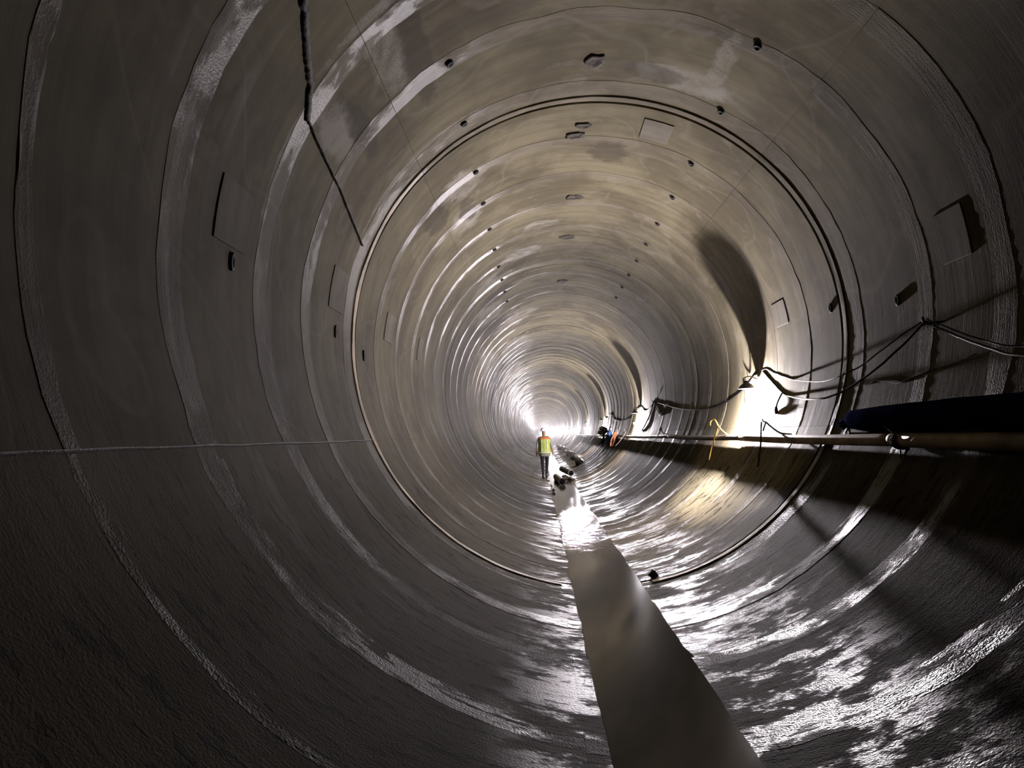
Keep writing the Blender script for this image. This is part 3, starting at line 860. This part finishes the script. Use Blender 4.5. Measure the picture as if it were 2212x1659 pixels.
# facing +Y, left foot forward; 1.78 m tall
J = [((0, 0, 0.96), (0.155, 0.115)),        # 0 pelvis
     ((0, 0.01, 1.12), (0.150, 0.105)),     # 1 waist
     ((0, 0.00, 1.30), (0.175, 0.120)),     # 2 chest
     ((0, 0.00, 1.43), (0.150, 0.095)),     # 3 upper chest
     ((0, 0.01, 1.51), (0.058, 0.058)),     # 4 neck
     ((0, 0.03, 1.60), (0.072, 0.085)),     # 5 head low
     ((0, 0.03, 1.70), (0.080, 0.100)),     # 6 head
     ((0, 0.025, 1.765), (0.05, 0.062)),    # 7 crown
     ((-0.20, 0.0, 1.42), 0.062), ((-0.265, -0.03, 1.16), 0.048), ((-0.285, 0.03, 0.92), 0.036), ((-0.285, 0.05, 0.84), 0.036),     # 8-11 left arm
     ((0.20, 0.0, 1.42), 0.062), ((0.265, -0.05, 1.16), 0.048), ((0.30, -0.02, 0.92), 0.036), ((0.30, -0.01, 0.84), 0.036),         # 12-15 right arm
     ((-0.09, 0.0, 0.86), 0.092), ((-0.085, 0.05, 0.50), 0.064), ((-0.075, -0.06, 0.12), 0.046),                                    # 16-18 left leg
     ((0.09, 0.0, 0.86), 0.092), ((0.075, 0.09, 0.50), 0.064), ((0.045, 0.10, 0.10), 0.046)]                                        # 19-21 right leg
E_ = [(0, 1), (1, 2), (2, 3), (3, 4), (4, 5), (5, 6), (6, 7), (3, 8), (8, 9), (9, 10), (10, 11), (3, 12), (12, 13), (13, 14), (14, 15),
      (0, 16), (16, 17), (17, 18), (0, 19), (19, 20), (20, 21)]
# fingers and thumbs
for base, sx in ((11, -1), (15, 1)):
    bx, by, bz = J[base][0]
    for q, (dy, ln) in enumerate(((-0.026, 0.072), (-0.009, 0.085), (0.009, 0.080), (0.026, 0.062))):
        i0 = len(J)
        J.append(((bx + sx * 0.004, by + dy, bz - 0.045), 0.010))
        J.append(((bx - sx * 0.006, by + dy * 1.05, bz - 0.045 - ln * 0.55), 0.009))
        J.append(((bx - sx * 0.022, by + dy * 1.0, bz - 0.045 - ln), 0.008))
        E_ += [(base, i0), (i0, i0 + 1), (i0 + 1, i0 + 2)]
    i0 = len(J)
    J.append(((bx - sx * 0.012, by + 0.040, bz - 0.01), 0.011)); J.append(((bx - sx * 0.02, by + 0.055, bz - 0.05), 0.010))
    E_ += [(base, i0), (i0, i0 + 1)]
body = skin_mesh('body', J, E_, [M_SKIN, M_SHIRT, M_TROUSER], root, 2, 0)
# bake the body so that its clothes can be coloured by height
dg = bpy.context.evaluated_depsgraph_get()
bm_me = bpy.data.meshes.new_from_object(body.evaluated_get(dg))
body.modifiers.clear()
body.data = bm_me
bm_me.name = 'body'
for p in bm_me.polygons:
    c = p.center
    p.use_smooth = True
    if c.z < 0.9 and abs(c.x) < 0.21: p.material_index = 2
    elif c.z > 1.50 or (abs(c.x) > 0.2 and c.z < 1.10): p.material_index = 0
    else: p.material_index = 1
def torso_ring(z, rx, ry, y0, k=28):
    return [Vector((rx * math.cos(2 * PI * j / k), y0 + ry * math.sin(2 * PI * j / k), z)) for j in range(k)]
def loft(rings, name, mat, parent, closed=False):
    V, F = [], []
    k = len(rings[0])
    for r in rings: V += r
    for i in range(len(rings) - 1):
        for j in range(k):
            F.append((i * k + j, i * k + (j + 1) % k, (i + 1) * k + (j + 1) % k, (i + 1) * k + j))
    if closed:
        F.append(tuple(reversed(range(k)))); F.append(tuple((len(rings) - 1) * k + j for j in range(k)))
    o = mesh_obj(name, V, F, mat, parent)
    if not closed:
        m = o.modifiers.new('thick', 'SOLIDIFY'); m.thickness = 0.012; m.offset = 1
    return o
TR = [(0.78, .195, .135), (0.86, .205, .150), (0.96, .205, .155), (1.05, .20, .150), (1.18, .195, .145), (1.30, .215, .158), (1.40, .215, .150), (1.46, .175, .125), (1.505, .105, .088)]
loft([torso_ring(z, a, b, 0.005) for z, a, b in TR], 'shirt_hem', M_SHIRT, root)
vest = loft([torso_ring(z, a + .012, b + .012, 0.005) for z, a, b in TR[1:]], 'safety_vest', M_VEST, root)
def at_z(z):
    for (z0, a0, b0), (z1, a1, b1) in zip(TR[:-1], TR[1:]):
        if z0 <= z <= z1:
            t = (z - z0) / (z1 - z0)
            return a0 + (a1 - a0) * t + .028, b0 + (b1 - b0) * t + .028
    return .22, .17
loft([torso_ring(z, at_z(z)[0], at_z(z)[1], 0.005) for z in (0.895, 0.945)], 'reflective_band', M_REFL, vest)
for sx in (-1, 1):
    V, F = [], []
    for i in range(9):
        z = 0.93 + 0.53 * i / 8
        a, b = at_z(z)
        for xx in (0.085, 0.125):
            x = sx * xx
            V.append(Vector((x, 0.005 - b * math.sqrt(max(0.05, 1 - (x / a) ** 2)) - 0.004, z)))
    for i in range(8):
        F.append((2 * i, 2 * i + 1, 2 * i + 3, 2 * i + 2))
    o = mesh_obj('reflective_strap', V, F, M_REFL, vest)
    o.modifiers.new('thick', 'SOLIDIFY').thickness = 0.006
loft([torso_ring(z, at_z(z)[0] - .002, at_z(z)[1] - .002, 0.005) for z in (1.405, 1.43, 1.46, 1.49)], 'shoulder_yoke', M_ORANGE, vest)
V, F = lathe([(0.150, 0.0), (0.152, 0.008), (0.122, 0.014), (0.120, 0.05), (0.105, 0.09), (0.07, 0.118), (0.02, 0.128)], 24)
mesh_obj('helmet', [v + Vector((0, 0.03, 1.70)) for v in V], F, M_HELMET, root)
for (x, y, yaw, pitch) in ((-0.075, -0.06, 0.05, 0.25), (0.045, 0.10, -0.05, 0.0)):
    V, F = [], []
    rings = []
    for (dy, wd, z0, z1) in ((-0.09, .035, .0, .10), (-0.06, .046, .0, .24), (0.03, .05, .0, .24), (0.08, .052, .0, .11), (0.14, .05, .0, .075), (0.185, .03, .005, .05)):
        ring = []
        for j in range(12):
            a = 2 * PI * j / 12
            ring.append(Vector((x + wd * math.copysign(abs(math.cos(a)) ** 0.6, math.cos(a)), y + dy, (z0 + z1) / 2 + (z1 - z0) / 2 * math.copysign(abs(math.sin(a)) ** 0.6, math.sin(a)) + pitch * 0.12 * max(0, -(dy - 0.1)))))
        rings.append(ring)
    loft(rings, 'boot', M_BOOT, root, True)
root.scale = (0.94, 0.94, 0.94)

# ------------------------------------------------------------------ thin mist volume added in the far bore to imitate lens glare
hz = bpy.data.materials.new('glare_mist')
hz.use_nodes = True
nt = hz.node_tree
nt.nodes.clear()
vs = nt.nodes.new('ShaderNodeVolumeScatter')
om = nt.nodes.new('ShaderNodeOutputMaterial')
vs.inputs['Density'].default_value = 0.0009
vs.inputs['Anisotropy'].default_value = 0.9
nt.links.new(vs.outputs[0], om.inputs['Volume'])
V = [polar(2 * PI * j / 32, R - 0.03, y) for y in (34.0, YF - 1.0) for j in range(32)]
F = [(j, (j + 1) % 32, 32 + (j + 1) % 32, 32 + j) for j in range(32)] + [tuple(reversed(range(32))), tuple(range(32, 64))]
tag(mesh_obj('glare_haze', V, F, hz, None, False), 'added thin mist imitating lens glare around the distant lamps', 'glare_haze', None, 'stuff')
